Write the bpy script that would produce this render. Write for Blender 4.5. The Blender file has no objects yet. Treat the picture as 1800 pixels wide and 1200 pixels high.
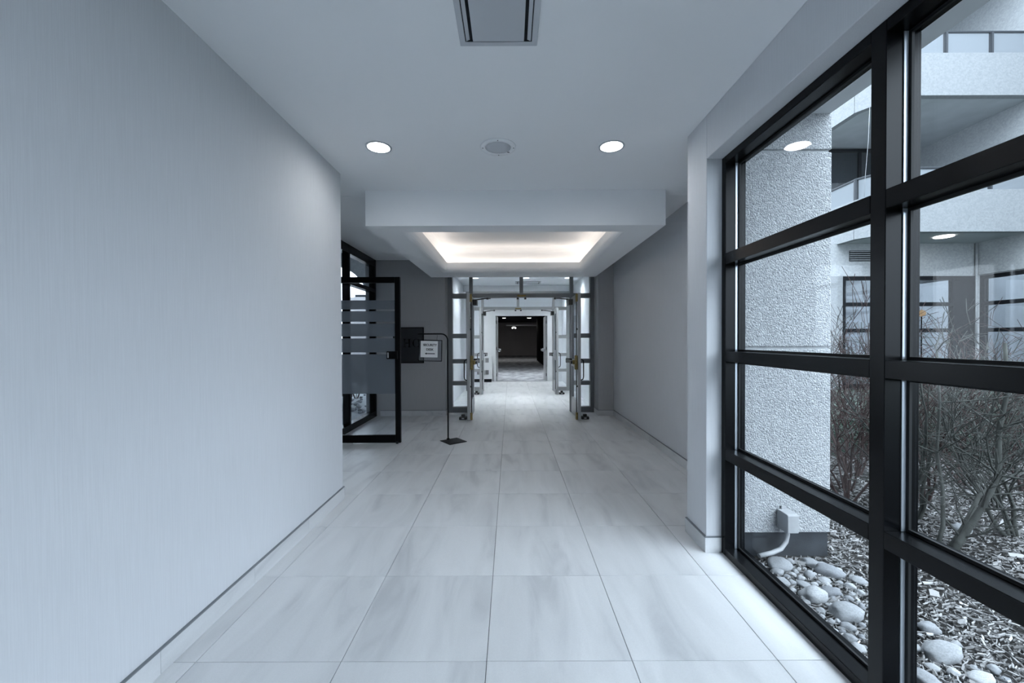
import bpy, bmesh, math, random
from mathutils import Vector, Matrix, noise
R = math.radians
SC = bpy.context.scene
COL = SC.collection

# ------------------------------------------------------------------ camera, sky, exposure
EYE = 1.35
F_PX = 709.0
cam_d = bpy.data.cameras.new('camera')
cam = bpy.data.objects.new('camera', cam_d); COL.objects.link(cam)
cam_d.sensor_width = 36.0
cam_d.lens = 36.0 * F_PX / 1800.0
cam_d.clip_start = 0.05; cam_d.clip_end = 200
PITCH = 0.6
cam.location = (0, 0, EYE)
cam.rotation_mode = 'XYZ'
cam.matrix_world = Matrix.Translation((0, 0, EYE)) @ Matrix.Rotation(R(90 - PITCH), 4, 'X') @ Matrix.Rotation(R(-0.2), 4, 'Z')
cam_d.shift_x = 3 / 1800.0
cam_d.shift_y = (F_PX * math.tan(R(PITCH)) - 4) / 1800.0
SC.camera = cam

world = bpy.data.worlds.new('overcast_sky'); SC.world = world
world.use_nodes = True
wn = world.node_tree.nodes; wl = world.node_tree.links
bg = wn['Background']
tc = wn.new('ShaderNodeTexCoord'); sp = wn.new('ShaderNodeSeparateXYZ'); cr = wn.new('ShaderNodeValToRGB')
wl.new(tc.outputs['Generated'], sp.inputs[0]); wl.new(sp.outputs['Z'], cr.inputs[0])
cr.color_ramp.elements[0].position = 0.0; cr.color_ramp.elements[0].color = (0.37, 0.42, 0.475, 1)
cr.color_ramp.elements[1].position = 1.0; cr.color_ramp.elements[1].color = (1.16, 1.31, 1.43, 1)
wl.new(cr.outputs[0], bg.inputs['Color'])
SKY = 2.15
bg.inputs['Strength'].default_value = SKY
vs = SC.view_settings
SC.display_settings.display_device = 'sRGB'
vs.view_transform = 'Standard'; vs.look = 'None'; vs.gamma = 1.0; vs.use_curve_mapping = False
vs.exposure = 1.95
LAMP = 25.0          # corridor downlights
LAMP_V = 120.0        # entrance lobby downlights
COVE = 1.85
SC.cycles.max_bounces = 10
SC.cycles.diffuse_bounces = 6
SC.cycles.transparent_max_bounces = 32
SC.cycles.caustics_reflective = False
SC.cycles.caustics_refractive = False

# ------------------------------------------------------------------ helpers
class MB:
    def __init__(self): self.v = []; self.f = []; self.sm = []
    def add(self, vs_, fs, smooth=False):
        b = len(self.v); self.v += [tuple(p) for p in vs_]
        for f in fs: self.f.append(tuple(i + b for i in f)); self.sm.append(smooth)
        return self
    def box(self, x0, x1, y0, y1, z0, z1):
        return self.add([(x0,y0,z0),(x1,y0,z0),(x1,y1,z0),(x0,y1,z0),(x0,y0,z1),(x1,y0,z1),(x1,y1,z1),(x0,y1,z1)],
                        [(3,2,1,0),(4,5,6,7),(0,1,5,4),(1,2,6,5),(2,3,7,6),(3,0,4,7)])
    def obox(self, c, ux, uy, uz, hx, hy, hz):
        c = Vector(c); ux = Vector(ux).normalized()*hx; uy = Vector(uy).normalized()*hy; uz = Vector(uz).normalized()*hz
        s = [(-1,-1,-1),(1,-1,-1),(1,1,-1),(-1,1,-1),(-1,-1,1),(1,-1,1),(1,1,1),(-1,1,1)]
        return self.add([c + ux*a + uy*b + uz*d for a,b,d in s], [(3,2,1,0),(4,5,6,7),(0,1,5,4),(1,2,6,5),(2,3,7,6),(3,0,4,7)])
    def prism(self, poly, z0, z1, axis='z'):
        n = len(poly)
        def p(a, b, t):
            return {'z': (a,b,t), 'y': (a,t,b), 'x': (t,a,b)}[axis]
        vs_ = [p(a,b,z0) for a,b in poly] + [p(a,b,z1) for a,b in poly]
        fs = [tuple(range(n-1,-1,-1)), tuple(range(n,2*n))] + [(i,(i+1)%n,n+(i+1)%n,n+i) for i in range(n)]
        return self.add(vs_, fs)
    def ring(self, o, i, t0, t1, axis='z'):
        # rectangular ring: o, i = (a0,a1,b0,b1) outer and inner, extruded t0..t1 along axis
        def p(a, b, t):
            return {'z': (a,b,t), 'y': (a,t,b), 'x': (t,a,b)}[axis]
        def c(r): return [(r[0],r[2]),(r[1],r[2]),(r[1],r[3]),(r[0],r[3])]
        vs_ = [p(a,b,t) for t in (t0,t1) for r in (o,i) for a,b in c(r)]
        fs = []
        for k in range(4):
            m = (k+1) % 4
            fs += [(k,4+k,4+m,m),(8+k,8+m,12+m,12+k),(k,m,8+m,8+k),(4+k,12+k,12+m,4+m)]
        return self.add(vs_, fs)
    def tube(self, pts, rad, n=8, smooth=True, cap=True):
        pts = [Vector(p) for p in pts]
        if not isinstance(rad, (list, tuple)): rad = [rad]*len(pts)
        vs_ = []; a = None
        for i, p in enumerate(pts):
            d = (pts[min(i+1,len(pts)-1)] - pts[max(i-1,0)])
            d = d.normalized() if d.length > 1e-9 else Vector((0,0,1))
            if a is None: a = d.orthogonal().normalized()
            else:
                a = a - d*a.dot(d); a = a.normalized() if a.length > 1e-6 else d.orthogonal().normalized()
            b = d.cross(a)
            for k in range(n):
                t = 2*math.pi*k/n
                vs_.append(p + (a*math.cos(t) + b*math.sin(t))*rad[i])
        fs = []
        for i in range(len(pts)-1):
            for k in range(n):
                m = (k+1) % n
                fs.append((i*n+k, i*n+m, (i+1)*n+m, (i+1)*n+k))
        self.add(vs_, fs, smooth)
        if cap:
            b0 = len(self.v) - len(vs_)
            self.f.append(tuple(b0+k for k in range(n-1,-1,-1))); self.sm.append(False)
            self.f.append(tuple(b0+(len(pts)-1)*n+k for k in range(n))); self.sm.append(False)
        return self
    def lathe(self, prof, c=(0,0,0), n=32, smooth=True):
        # closed profile of (r, z) around the z axis
        m = len(prof); vs_ = []
        for k in range(n):
            t = 2*math.pi*k/n
            vs_ += [(c[0]+r*math.cos(t), c[1]+r*math.sin(t), c[2]+z) for r, z in prof]
        fs = []
        for k in range(n):
            q = (k+1) % n
            for j in range(m):
                w = (j+1) % m
                fs.append((k*m+j, q*m+j, q*m+w, k*m+w))
        return self.add(vs_, fs, smooth)
    def disc(self, c, r, h, n=32):
        x, y, z = c
        return self.prism([(x+r*math.cos(2*math.pi*k/n), y+r*math.sin(2*math.pi*k/n)) for k in range(n)], z, z+h)
    def mesh(self, name, mat):
        me = bpy.data.meshes.new(name)
        me.from_pydata(self.v, [], self.f)
        me.polygons.foreach_set('use_smooth', self.sm)
        if mat: me.materials.append(mat)
        me.validate(); me.update()
        return me
    def build(self, name, mat, parent=None, bev=0, seg=2, norm=False):
        me = self.mesh(name, mat)
        if norm:
            b = bmesh.new(); b.from_mesh(me); bmesh.ops.recalc_face_normals(b, faces=b.faces); b.to_mesh(me); b.free()
        return link(name, me, parent, bev, seg)

def link(name, me, parent=None, bev=0, seg=2, loc=None, rot=None):
    o = bpy.data.objects.new(name, me); COL.objects.link(o)
    if parent: o.parent = parent
    if loc is not None: o.location = loc
    if rot is not None: o.rotation_euler = rot
    if bev:
        m = o.modifiers.new('bevel', 'BEVEL'); m.width = bev; m.segments = seg; m.limit_method = 'ANGLE'; m.angle_limit = R(40)
        m.harden_normals = False
    return o

def tag(o, label=None, cat=None, group=None, kind=None):
    if label: o['label'] = label
    if cat: o['category'] = cat
    if group: o['group'] = group
    if kind: o['kind'] = kind
    return o

def thing(name, label, cat, loc=(0,0,0), rz=0, group=None, kind=None):
    o = bpy.data.objects.new(name, None); COL.objects.link(o)
    o.location = loc; o.rotation_euler = (0,0,rz); o.empty_display_size = .1
    return tag(o, label, cat, group, kind)

def copy_tree(o, parent=None):
    c = o.copy(); COL.objects.link(c); c.parent = parent
    for ch in list(o.children): copy_tree(ch, c)
    return c

def px(x, y, z=0.0):
    """point on the level z that stands at that bearing from the eye (survey of the photograph)"""
    d = F_PX * (EYE - z) / (y - 596.0)
    return Vector(((x - 897.0) / F_PX * d, d, z))

# ------------------------------------------------------------------ materials
def mat(name, col, rough=.5, spec=.5, metal=0, bump=None, var=None, coat=0):
    m = bpy.data.materials.new(name); m.use_nodes = True
    nt = m.node_tree; b = nt.nodes['Principled BSDF']
    b.inputs['Base Color'].default_value = (*col, 1)
    b.inputs['Roughness'].default_value = rough
    b.inputs['Specular IOR Level'].default_value = spec
    b.inputs['Metallic'].default_value = metal
    t = nt.nodes.new('ShaderNodeTexCoord')
    if var:   # (scale xyz, amount, detail)
        mp = nt.nodes.new('ShaderNodeMapping'); mp.inputs['Scale'].default_value = var[0]
        nz = nt.nodes.new('ShaderNodeTexNoise'); nz.inputs['Scale'].default_value = 1; nz.inputs['Detail'].default_value = var[2] if len(var) > 2 else 3
        rp = nt.nodes.new('ShaderNodeValToRGB')
        rp.color_ramp.elements[0].position = .3; rp.color_ramp.elements[1].position = .7
        a = var[1]
        rp.color_ramp.elements[0].color = (*[c*(1-a) for c in col], 1)
        rp.color_ramp.elements[1].color = (*[min(1, c*(1+a)) for c in col], 1)
        nt.links.new(t.outputs['Object'], mp.inputs[0]); nt.links.new(mp.outputs[0], nz.inputs['Vector'])
        nt.links.new(nz.outputs['Fac'], rp.inputs[0]); nt.links.new(rp.outputs[0], b.inputs['Base Color'])
    if bump:  # (scale xyz, strength, distance)
        mp = nt.nodes.new('ShaderNodeMapping'); mp.inputs['Scale'].default_value = bump[0]
        nz = nt.nodes.new('ShaderNodeTexNoise'); nz.inputs['Scale'].default_value = 1; nz.inputs['Detail'].default_value = 3
        bp = nt.nodes.new('ShaderNodeBump'); bp.inputs['Strength'].default_value = bump[1]; bp.inputs['Distance'].default_value = bump[2]
        nt.links.new(t.outputs['Object'], mp.inputs[0]); nt.links.new(mp.outputs[0], nz.inputs['Vector'])
        nt.links.new(nz.outputs['Fac'], bp.inputs['Height']); nt.links.new(bp.outputs[0], b.inputs['Normal'])
    return m

def emit(name, col, s, beam=0):
    """beam > 0: a lens that throws its light forward, falling off with the angle from the lamp's axis"""
    m = bpy.data.materials.new(name); m.use_nodes = True
    nt = m.node_tree; nt.nodes.clear()
    o = nt.nodes.new('ShaderNodeOutputMaterial'); e = nt.nodes.new('ShaderNodeEmission')
    e.inputs[0].default_value = (*col, 1); e.inputs[1].default_value = s
    if beam:
        g = nt.nodes.new('ShaderNodeNewGeometry'); d = nt.nodes.new('ShaderNodeVectorMath'); d.operation = 'DOT_PRODUCT'
        a = nt.nodes.new('ShaderNodeMath'); a.operation = 'ABSOLUTE'; p = nt.nodes.new('ShaderNodeMath'); p.operation = 'POWER'; p.inputs[1].default_value = beam
        q = nt.nodes.new('ShaderNodeMath'); q.operation = 'MULTIPLY'; q.inputs[1].default_value = s
        nt.links.new(g.outputs['Incoming'], d.inputs[0]); nt.links.new(g.outputs['Normal'], d.inputs[1])
        nt.links.new(d.outputs['Value'], a.inputs[0]); nt.links.new(a.outputs[0], p.inputs[0]); nt.links.new(p.outputs[0], q.inputs[0]); nt.links.new(q.outputs[0], e.inputs[1])
    nt.links.new(e.outputs[0], o.inputs[0]); return m

def glass(name, tint=(.96,.98,1), refl=1.0, rough=0.0):
    """clear thin pane: transparent, with mirror reflection growing at grazing angles"""
    m = bpy.data.materials.new(name); m.use_nodes = True
    nt = m.node_tree; nt.nodes.clear()
    o = nt.nodes.new('ShaderNodeOutputMaterial'); mx = nt.nodes.new('ShaderNodeMixShader')
    tr = nt.nodes.new('ShaderNodeBsdfTransparent'); gl = nt.nodes.new('ShaderNodeBsdfGlossy')
    tr.inputs[0].default_value = (*tint, 1); gl.inputs['Roughness'].default_value = rough
    lw = nt.nodes.new('ShaderNodeLayerWeight'); lw.inputs['Blend'].default_value = .5
    pw = nt.nodes.new('ShaderNodeMath'); pw.operation = 'POWER'; pw.inputs[1].default_value = 5
    ma = nt.nodes.new('ShaderNodeMath'); ma.operation = 'MULTIPLY_ADD'; ma.inputs[1].default_value = .9*refl; ma.inputs[2].default_value = .04*refl
    L = nt.links.new
    L(lw.outputs['Facing'], pw.inputs[0]); L(pw.outputs[0], ma.inputs[0]); L(ma.outputs[0], mx.inputs[0])
    L(tr.outputs[0], mx.inputs[1]); L(gl.outputs[0], mx.inputs[2]); L(mx.outputs[0], o.inputs[0])
    return m

def frosted(name, col, clear):
    m = bpy.data.materials.new(name); m.use_nodes = True
    nt = m.node_tree; nt.nodes.clear(); L = nt.links.new
    o = nt.nodes.new('ShaderNodeOutputMaterial'); a = nt.nodes.new('ShaderNodeMixShader'); c = nt.nodes.new('ShaderNodeMixShader')
    d = nt.nodes.new('ShaderNodeBsdfDiffuse'); t = nt.nodes.new('ShaderNodeBsdfTranslucent'); p = nt.nodes.new('ShaderNodeBsdfTransparent')
    d.inputs[0].default_value = (*col,1); t.inputs[0].default_value = (*col,1)
    a.inputs[0].default_value = .5; c.inputs[0].default_value = clear
    L(d.outputs[0], a.inputs[1]); L(t.outputs[0], a.inputs[2]); L(a.outputs[0], c.inputs[1]); L(p.outputs[0], c.inputs[2]); L(c.outputs[0], o.inputs[0])
    return m

def tile_mat(name, c0, c1, c2):
    m = bpy.data.materials.new(name); m.use_nodes = True
    nt = m.node_tree; b = nt.nodes['Principled BSDF']; L = nt.links.new
    t = nt.nodes.new('ShaderNodeTexCoord'); oi = nt.nodes.new('ShaderNodeObjectInfo')
    ml = nt.nodes.new('ShaderNodeMath'); ml.operation = 'MULTIPLY'; ml.inputs[1].default_value = 80
    cx = nt.nodes.new('ShaderNodeCombineXYZ'); ad = nt.nodes.new('ShaderNodeVectorMath')
    mp = nt.nodes.new('ShaderNodeMapping'); mp.inputs['Scale'].default_value = (5.5, 1.1, 5.5); mp.inputs['Rotation'].default_value = (0, 0, R(14))
    L(oi.outputs['Random'], ml.inputs[0])
    for k in range(3): L(ml.outputs[0], cx.inputs[k])
    L(t.outputs['Object'], ad.inputs[0]); L(cx.outputs[0], ad.inputs[1]); L(ad.outputs[0], mp.inputs[0])
    n1 = nt.nodes.new('ShaderNodeTexNoise'); n1.inputs['Scale'].default_value = 1.0; n1.inputs['Detail'].default_value = 6; n1.inputs['Distortion'].default_value = .9
    L(mp.outputs[0], n1.inputs['Vector'])
    rp = nt.nodes.new('ShaderNodeValToRGB'); e = rp.color_ramp.elements
    e[0].position = .3; e[0].color = (*c2,1); e[1].position = .62; e[1].color = (*c0,1)
    x = e.new(.44); x.color = (*c1,1)
    L(n1.outputs['Fac'], rp.inputs[0])
    n2 = nt.nodes.new('ShaderNodeTexNoise'); n2.inputs['Scale'].default_value = 180; n2.inputs['Detail'].default_value = 2
    L(ad.outputs[0], n2.inputs['Vector'])
    mr = nt.nodes.new('ShaderNodeMapRange'); mr.inputs[3].default_value = .94; mr.inputs[4].default_value = 1.06
    L(n2.outputs['Fac'], mr.inputs[0])
    mm = nt.nodes.new('ShaderNodeMix'); mm.data_type = 'RGBA'; mm.blend_type = 'MULTIPLY'; mm.inputs['Factor'].default_value = 1
    L(rp.outputs[0], mm.inputs['A']); L(mr.outputs[0], mm.inputs['B']); L(mm.outputs['Result'], b.inputs['Base Color'])
    b.inputs['Roughness'].default_value = .38; b.inputs['Specular IOR Level'].default_value = .45
    return m

def pebble_mat(name, c0, c1, scale=105, strength=.65, dist=.012):
    m = bpy.data.materials.new(name); m.use_nodes = True
    nt = m.node_tree; b = nt.nodes['Principled BSDF']; L = nt.links.new
    t = nt.nodes.new('ShaderNodeTexCoord')
    v = nt.nodes.new('ShaderNodeTexVoronoi'); v.inputs['Scale'].default_value = scale; v.inputs['Randomness'].default_value = 1
    L(t.outputs['Object'], v.inputs['Vector'])
    sp_ = nt.nodes.new('ShaderNodeSeparateColor'); L(v.outputs['Color'], sp_.inputs[0])
    mx = nt.nodes.new('ShaderNodeMix'); mx.data_type = 'RGBA'
    mx.inputs['A'].default_value = (*c0,1); mx.inputs['B'].default_value = (*c1,1)
    L(sp_.outputs[0], mx.inputs['Factor']); L(mx.outputs['Result'], b.inputs['Base Color'])
    inv = nt.nodes.new('ShaderNodeMath'); inv.operation = 'SUBTRACT'; inv.inputs[0].default_value = 1
    L(v.outputs['Distance'], inv.inputs[1])
    nz = nt.nodes.new('ShaderNodeTexNoise'); nz.inputs['Scale'].default_value = scale*1.6; nz.inputs['Detail'].default_value = 2
    L(t.outputs['Object'], nz.inputs['Vector'])
    ad = nt.nodes.new('ShaderNodeMath'); ad.operation = 'ADD'; L(inv.outputs[0], ad.inputs[0]); L(nz.outputs['Fac'], ad.inputs[1])
    bp = nt.nodes.new('ShaderNodeBump'); bp.inputs['Strength'].default_value = strength; bp.inputs['Distance'].default_value = dist
    L(ad.outputs[0], bp.inputs['Height']); L(bp.outputs[0], b.inputs['Normal'])
    b.inputs['Roughness'].default_value = .9; b.inputs['Specular IOR Level'].default_value = .2
    return m

M = {}
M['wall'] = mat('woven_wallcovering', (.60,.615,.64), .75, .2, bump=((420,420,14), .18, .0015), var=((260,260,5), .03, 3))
M['wall_shade'] = mat('wallcovering_shade_darkened', (.43,.43,.44), .75, .2, bump=((420,420,14), .18, .0015), var=((260,260,5), .03, 3))  # wallcovering copy darkened in colour to stand for shade at the entrance end
M['paint'] = mat('ceiling_paint', (.82,.835,.85), .85, .2, bump=((220,220,220), .05, .001))
M['white_paint'] = mat('white_wall_paint', (.80,.81,.82), .7, .25, var=((1.5,1.5,1.5), .03))
M['tile'] = tile_mat('streaked_stone_tile', (.70,.71,.72), (.64,.65,.66), (.53,.54,.555))
M['skirt'] = tile_mat('streaked_stone_skirting', (.60,.61,.62), (.55,.56,.57), (.46,.47,.485))
M['grout'] = mat('grey_grout', (.16,.165,.17), .9, .1)
M['reveal'] = mat('dark_metal_trim', (.17,.185,.20), .4, .5)
M['black'] = mat('black_anodised_metal', (.0022,.0026,.0034), .26, .17, var=((6,6,6), .25))
M['blackgloss'] = mat('black_painted_metal', (.0025,.0026,.003), .35, .12)
M['gasket'] = mat('black_rubber_gasket', (.010,.011,.012), .6, .3)
M['bead'] = mat('silver_spacer', (.55,.60,.66), .3, .6, metal=.6)
M['glass'] = glass('clear_window_glass', refl=.45)
M['farglass'] = glass('dim_window_glass', (.48,.50,.52), 2.6)
M['frost'] = frosted('frosted_film', (.25,.275,.31), .20)
M['railglass'] = frosted('obscured_railing_glass', (.40,.43,.46), .12)
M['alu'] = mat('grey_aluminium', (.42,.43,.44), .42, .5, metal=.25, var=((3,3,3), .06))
M['alu_shade'] = mat('grey_aluminium_shade_darkened', (.20,.21,.22), .45, .5, metal=.25, var=((3,3,3), .06))  # same aluminium, darkened in colour for the shaded face of the first frame
M['brass'] = mat('worn_brass', (.27,.205,.085), .35, .5, metal=.9, var=((40,40,40), .25))
M['darkmetal'] = mat('dark_bronze_metal', (.035,.034,.034), .4, .5, metal=.4)
M['steel'] = mat('brushed_steel', (.50,.51,.53), .35, .5, metal=.8)
M['panel'] = mat('charcoal_panel', (.030,.031,.035), .35, .5)
M['letter'] = mat('black_letter', (.006,.006,.007), .25, .5)
M['acrylic'] = mat('grey_backing_plate', (.40,.40,.415), .35, .35)
M['paper'] = mat('white_paper', (.80,.80,.80), .8, .2)
M['ink'] = mat('black_ink', (.02,.02,.022), .8, .2)
M['lamp'] = emit('lamp_white', (.97,.985,1.0), LAMP, .7)
M['lampv'] = emit('lobby_lamp_white', (.86,.945,1.0), LAMP_V, 2.4)
M['led'] = emit('warm_led', (1.0,.87,.76), COVE)
M['dimlamp'] = emit('soffit_lamp', (1.0,.97,.92), 2.2)
M['emerg'] = emit('emergency_lamp', (1,1,1), .5)
M['hallfar'] = emit('hall_far_lamp', (1.0,.97,.95), 32)
M['hall'] = emit('hall_fill_lamp', (.88,.94,1.0), 190)  # fill for the near carpet, used only by the added unseen lamps
M['glow'] = emit('warm_bulb', (1.0,.66,.36), .55)
M['grille'] = mat('grey_perforated_grille', (.56,.58,.61), .6, .3, bump=((500,500,500), .3, .001))
M['vent'] = mat('vent_grey_enamel', (.50,.52,.55), .5, .4)
M['void'] = mat('dark_duct', (.02,.022,.025), .9, .1)
M['agg'] = pebble_mat('exposed_aggregate_concrete', (.285,.30,.31), (.455,.47,.48))
M['conc'] = pebble_mat('pale_fine_concrete', (.225,.237,.247), (.27,.283,.293), 30, .25, .006)
M['concd'] = pebble_mat('grey_concrete', (.33,.345,.355), (.40,.415,.425), 26, .3, .006)
M['darkbase'] = mat('dark_waterproofing', (.028,.032,.037), .8, .2, var=((9,9,9), .3))
M['soffit'] = mat('grey_stucco_soffit', (.42,.44,.455), .9, .1, var=((2,2,2), .08))
M['rail'] = mat('slate_grey_rail', (.045,.05,.057), .5, .3)
M['fardark'] = mat('dark_window_frame', (.006,.007,.009), .5, .2)
M['curtain'] = mat('grey_curtain', (.48,.50,.53), .9, .1)
M['galv'] = mat('weathered_grey_enamel', (.33,.34,.35), .45, .4, var=((14,14,14), .12))
M['soil'] = mat('dark_soil', (.022,.021,.020), .95, .1, bump=((30,30,30), .8, .03), var=((12,12,12), .35))
M['lawnsoil'] = mat('lawn_soil', (.04,.055,.045), .95, .1, var=((4,4,4), .3))
M['carpet'] = mat('grey_patterned_carpet', (.34,.355,.375), .95, .1, var=((3.2,2.0,3), .45, 5))
M['darkwall'] = mat('dark_brown_wall', (.50,.475,.475), .8, .2, var=((.7,.7,.4), .06))
M['blackcloth'] = mat('black_drape', (.006,.006,.007), .9, .1)

def chip_mat(name, cols, rough=.85):
    """colour by loose piece: the random value of each mesh island"""
    m = bpy.data.materials.new(name); m.use_nodes = True
    nt = m.node_tree; b = nt.nodes['Principled BSDF']
    g = nt.nodes.new('ShaderNodeNewGeometry'); rp = nt.nodes.new('ShaderNodeValToRGB'); e = rp.color_ramp.elements
    for i, c in enumerate(cols):
        p = i / (len(cols)-1)
        el = e[0] if i == 0 else e[1] if i == len(cols)-1 else e.new(p)
        el.position = p; el.color = (*c, 1)
    nt.links.new(g.outputs['Random Per Island'], rp.inputs[0]); nt.links.new(rp.outputs[0], b.inputs['Base Color'])
    b.inputs['Roughness'].default_value = rough; b.inputs['Specular IOR Level'].default_value = .2
    return m
M['mulch'] = chip_mat('weathered_bark', [(.06,.057,.055),(.12,.118,.115),(.085,.082,.08),(.18,.18,.18),(.11,.104,.10),(.30,.30,.30)])
M['leafg'] = chip_mat('dark_evergreen_leaf', [(.004,.010,.007),(.010,.025,.016),(.005,.013,.009),(.024,.048,.033)], .85)
M['blade'] = chip_mat('pale_grass', [(.07,.10,.08),(.15,.175,.15),(.095,.13,.10),(.20,.22,.20)])
M['bark'] = mat('grey_green_bark', (.05,.053,.049), .9, .1, var=((25,25,8), .35))
M['twig'] = mat('reddish_brown_bark', (.058,.042,.040), .9, .1, var=((20,20,8), .35))
def stone_mat(name):
    m = mat(name, (.50,.52,.545), .85, .2, bump=((40,40,40), .35, .008))
    nt = m.node_tree; b = nt.nodes['Principled BSDF']; L = nt.links.new
    oi = nt.nodes.new('ShaderNodeObjectInfo'); rp = nt.nodes.new('ShaderNodeValToRGB'); e = rp.color_ramp.elements
    e[0].position = 0; e[0].color = (.17,.18,.195,1); e[1].position = 1; e[1].color = (.37,.38,.39,1)
    x = e.new(.5); x.color = (.27,.28,.29,1)
    t = nt.nodes.new('ShaderNodeTexCoord'); n = nt.nodes.new('ShaderNodeTexNoise'); n.inputs['Scale'].default_value = 9; n.inputs['Detail'].default_value = 5
    mr = nt.nodes.new('ShaderNodeMapRange'); mr.inputs[1].default_value=.3; mr.inputs[2].default_value=.7; mr.inputs[3].default_value = .78; mr.inputs[4].default_value = 1.15
    mm = nt.nodes.new('ShaderNodeMix'); mm.data_type = 'RGBA'; mm.blend_type = 'MULTIPLY'; mm.inputs['Factor'].default_value = 1
    L(oi.outputs['Random'], rp.inputs[0]); L(t.outputs['Object'], n.inputs['Vector']); L(n.outputs['Fac'], mr.inputs[0])
    L(rp.outputs[0], mm.inputs['A']); L(mr.outputs[0], mm.inputs['B']); L(mm.outputs['Result'], b.inputs['Base Color'])
    return m
M['stone'] = stone_mat('river_stone')

# ------------------------------------------------------------------ room shell
CZ = 2.75
XL, XR, XW, XRR, XLS = -1.43, 1.235, 1.33, 1.82, -2.36    # left wall, right wall, window frame face, recess wall, left storefront
YL, YP, YJ = 3.42, 2.815, 2.54                            # end of left wall, back of pillar, window jamb
YB, YF, YF2, YD = 7.12, 7.5, 10.6, 12.9                   # wall beside the entrance, first and second entrance frame, inner doorway
YN = -3.7
VL, VR = -1.22, 1.66                                      # entrance lobby walls

fl = thing('floor', 'floor of large pale stone tiles running down the corridor', 'floor', kind='structure')
MB().box(-2.55, 1.46, YN-.2, 2.60, -.12, -.006).box(-2.55, 2.0, 2.60, YB+.1, -.12, -.006).box(-1.4, 1.85, YB+.1, YD+.1, -.12, -.006).build('grout_bed', M['grout'], fl)
TW, TY0, TX0, GAP = .611, 1.679, -.104, .0028
def tile_grid():
    meshes = {}
    for j in range(-9, 19):
        y0 = TY0 + TW*j; y1 = y0 + TW
        for i in range(-4, 4):
            x0 = TX0 + TW*i; x1 = x0 + TW
            lo, hi = (-2.42, 1.445) if y1 < 2.95 else (-2.42, XRR+.02) if y0 < YB else (VL-.02, VR+.02)
            if y1 < YL: lo = XL - .02
            if y0 > YB: lo = VL - .02
            a0, a1 = max(x0, lo), min(x1, hi)
            b1 = min(y1, YD)
            if a1 - a0 < .02 or b1 - y0 < .05: continue
            w, h = round(a1-a0, 4), round(b1-y0, 4)
            k = (w, h)
            if k not in meshes:
                g = GAP/2
                meshes[k] = MB().box(-w/2+g, w/2-g, -h/2+g, h/2-g, -.010, 0).mesh('tile', M['tile'])
            link('tile', meshes[k], fl, bev=.0012, seg=1, loc=((a0+a1)/2, (y0+b1)/2, 0))
tile_grid()

# ceiling with the opening above the dropped cove
CV = (-1.15, 1.27, 3.95, 6.56)       # outline of the lit recess
ce = MB().box(-2.6, 2.0, YN-.2, CV[2]-.002, CZ, CZ+.1).box(-2.6, 2.0, CV[3]+.002, YF, CZ, CZ+.1).box(-2.6, CV[0]-.002, CV[2], CV[3], CZ, CZ+.1).box(CV[1]+.002, 2.0, CV[2], CV[3], CZ, CZ+.1)
ce.box(CV[0]-.05, CV[1]+.05, CV[2]-.05, CV[3]+.05, CZ+.1, CZ+.16).box(-1.5, 2.0, YF, YD, CZ, CZ+.1)
tag(ce.build('ceiling', M['paint']), 'smooth painted corridor ceiling', 'ceiling', kind='structure')
so = thing('ceiling_soffit', 'dropped white ceiling box with a lit recess', 'soffit', kind='structure')
so_o = (-1.356, 1.463, 3.80, 6.94)
def soffit_mesh():
    i = (-1.0, 1.1, 4.09, 6.41); z0, z1, z2 = 2.417, 2.57, CZ
    fr = .075
    arcs = [((i[0]-fr+fr*math.sin(R(a)), i[1]+fr-fr*math.sin(R(a)), i[2]-fr+fr*math.sin(R(a)), i[3]+fr-fr*math.sin(R(a))), z0+fr-fr*math.cos(R(a))) for a in range(0, 91, 15)]
    L = [(so_o, z2), (so_o, z0)] + arcs + [(i, z1), (CV, z1)] + [((CV[0]+.11*(1-math.cos(R(a))), CV[1]-.11*(1-math.cos(R(a))), CV[2]+.11*(1-math.cos(R(a))), CV[3]-.11*(1-math.cos(R(a)))), CZ-.02+.11*math.sin(R(a))) for a in range(0, 91, 15)]
    mb = MB(); c = lambda q, z: [(q[0],q[2],z),(q[1],q[2],z),(q[1],q[3],z),(q[0],q[3],z)]
    mb.add([p for q, z in L for p in c(q, z)], [(4*a+k, 4*a+(k+1)%4, 4*a+4+(k+1)%4, 4*a+4+k) for a in range(len(L)-1) for k in range(4)] + [tuple(4*(len(L)-1)+k for k in range(4))])
    return mb
soffit_mesh().build('soffit_shell', M['paint'], so, norm=True)
cl = thing('cove_light', 'warm light strips hidden inside the ceiling recess', 'light', (0.06, 5.25, 2.572))
for a in ((-1.13, -1.09, 3.99, 6.52), (1.21, 1.25, 3.99, 6.52), (-1.07, 1.19, 3.97, 4.01), (-1.07, 1.19, 6.50, 6.54)):
    MB().box(a[0]-.06, a[1]-.06, a[2]-5.25, a[3]-5.25, 0, .012).build('led_strip', M['led'], cl)

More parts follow.
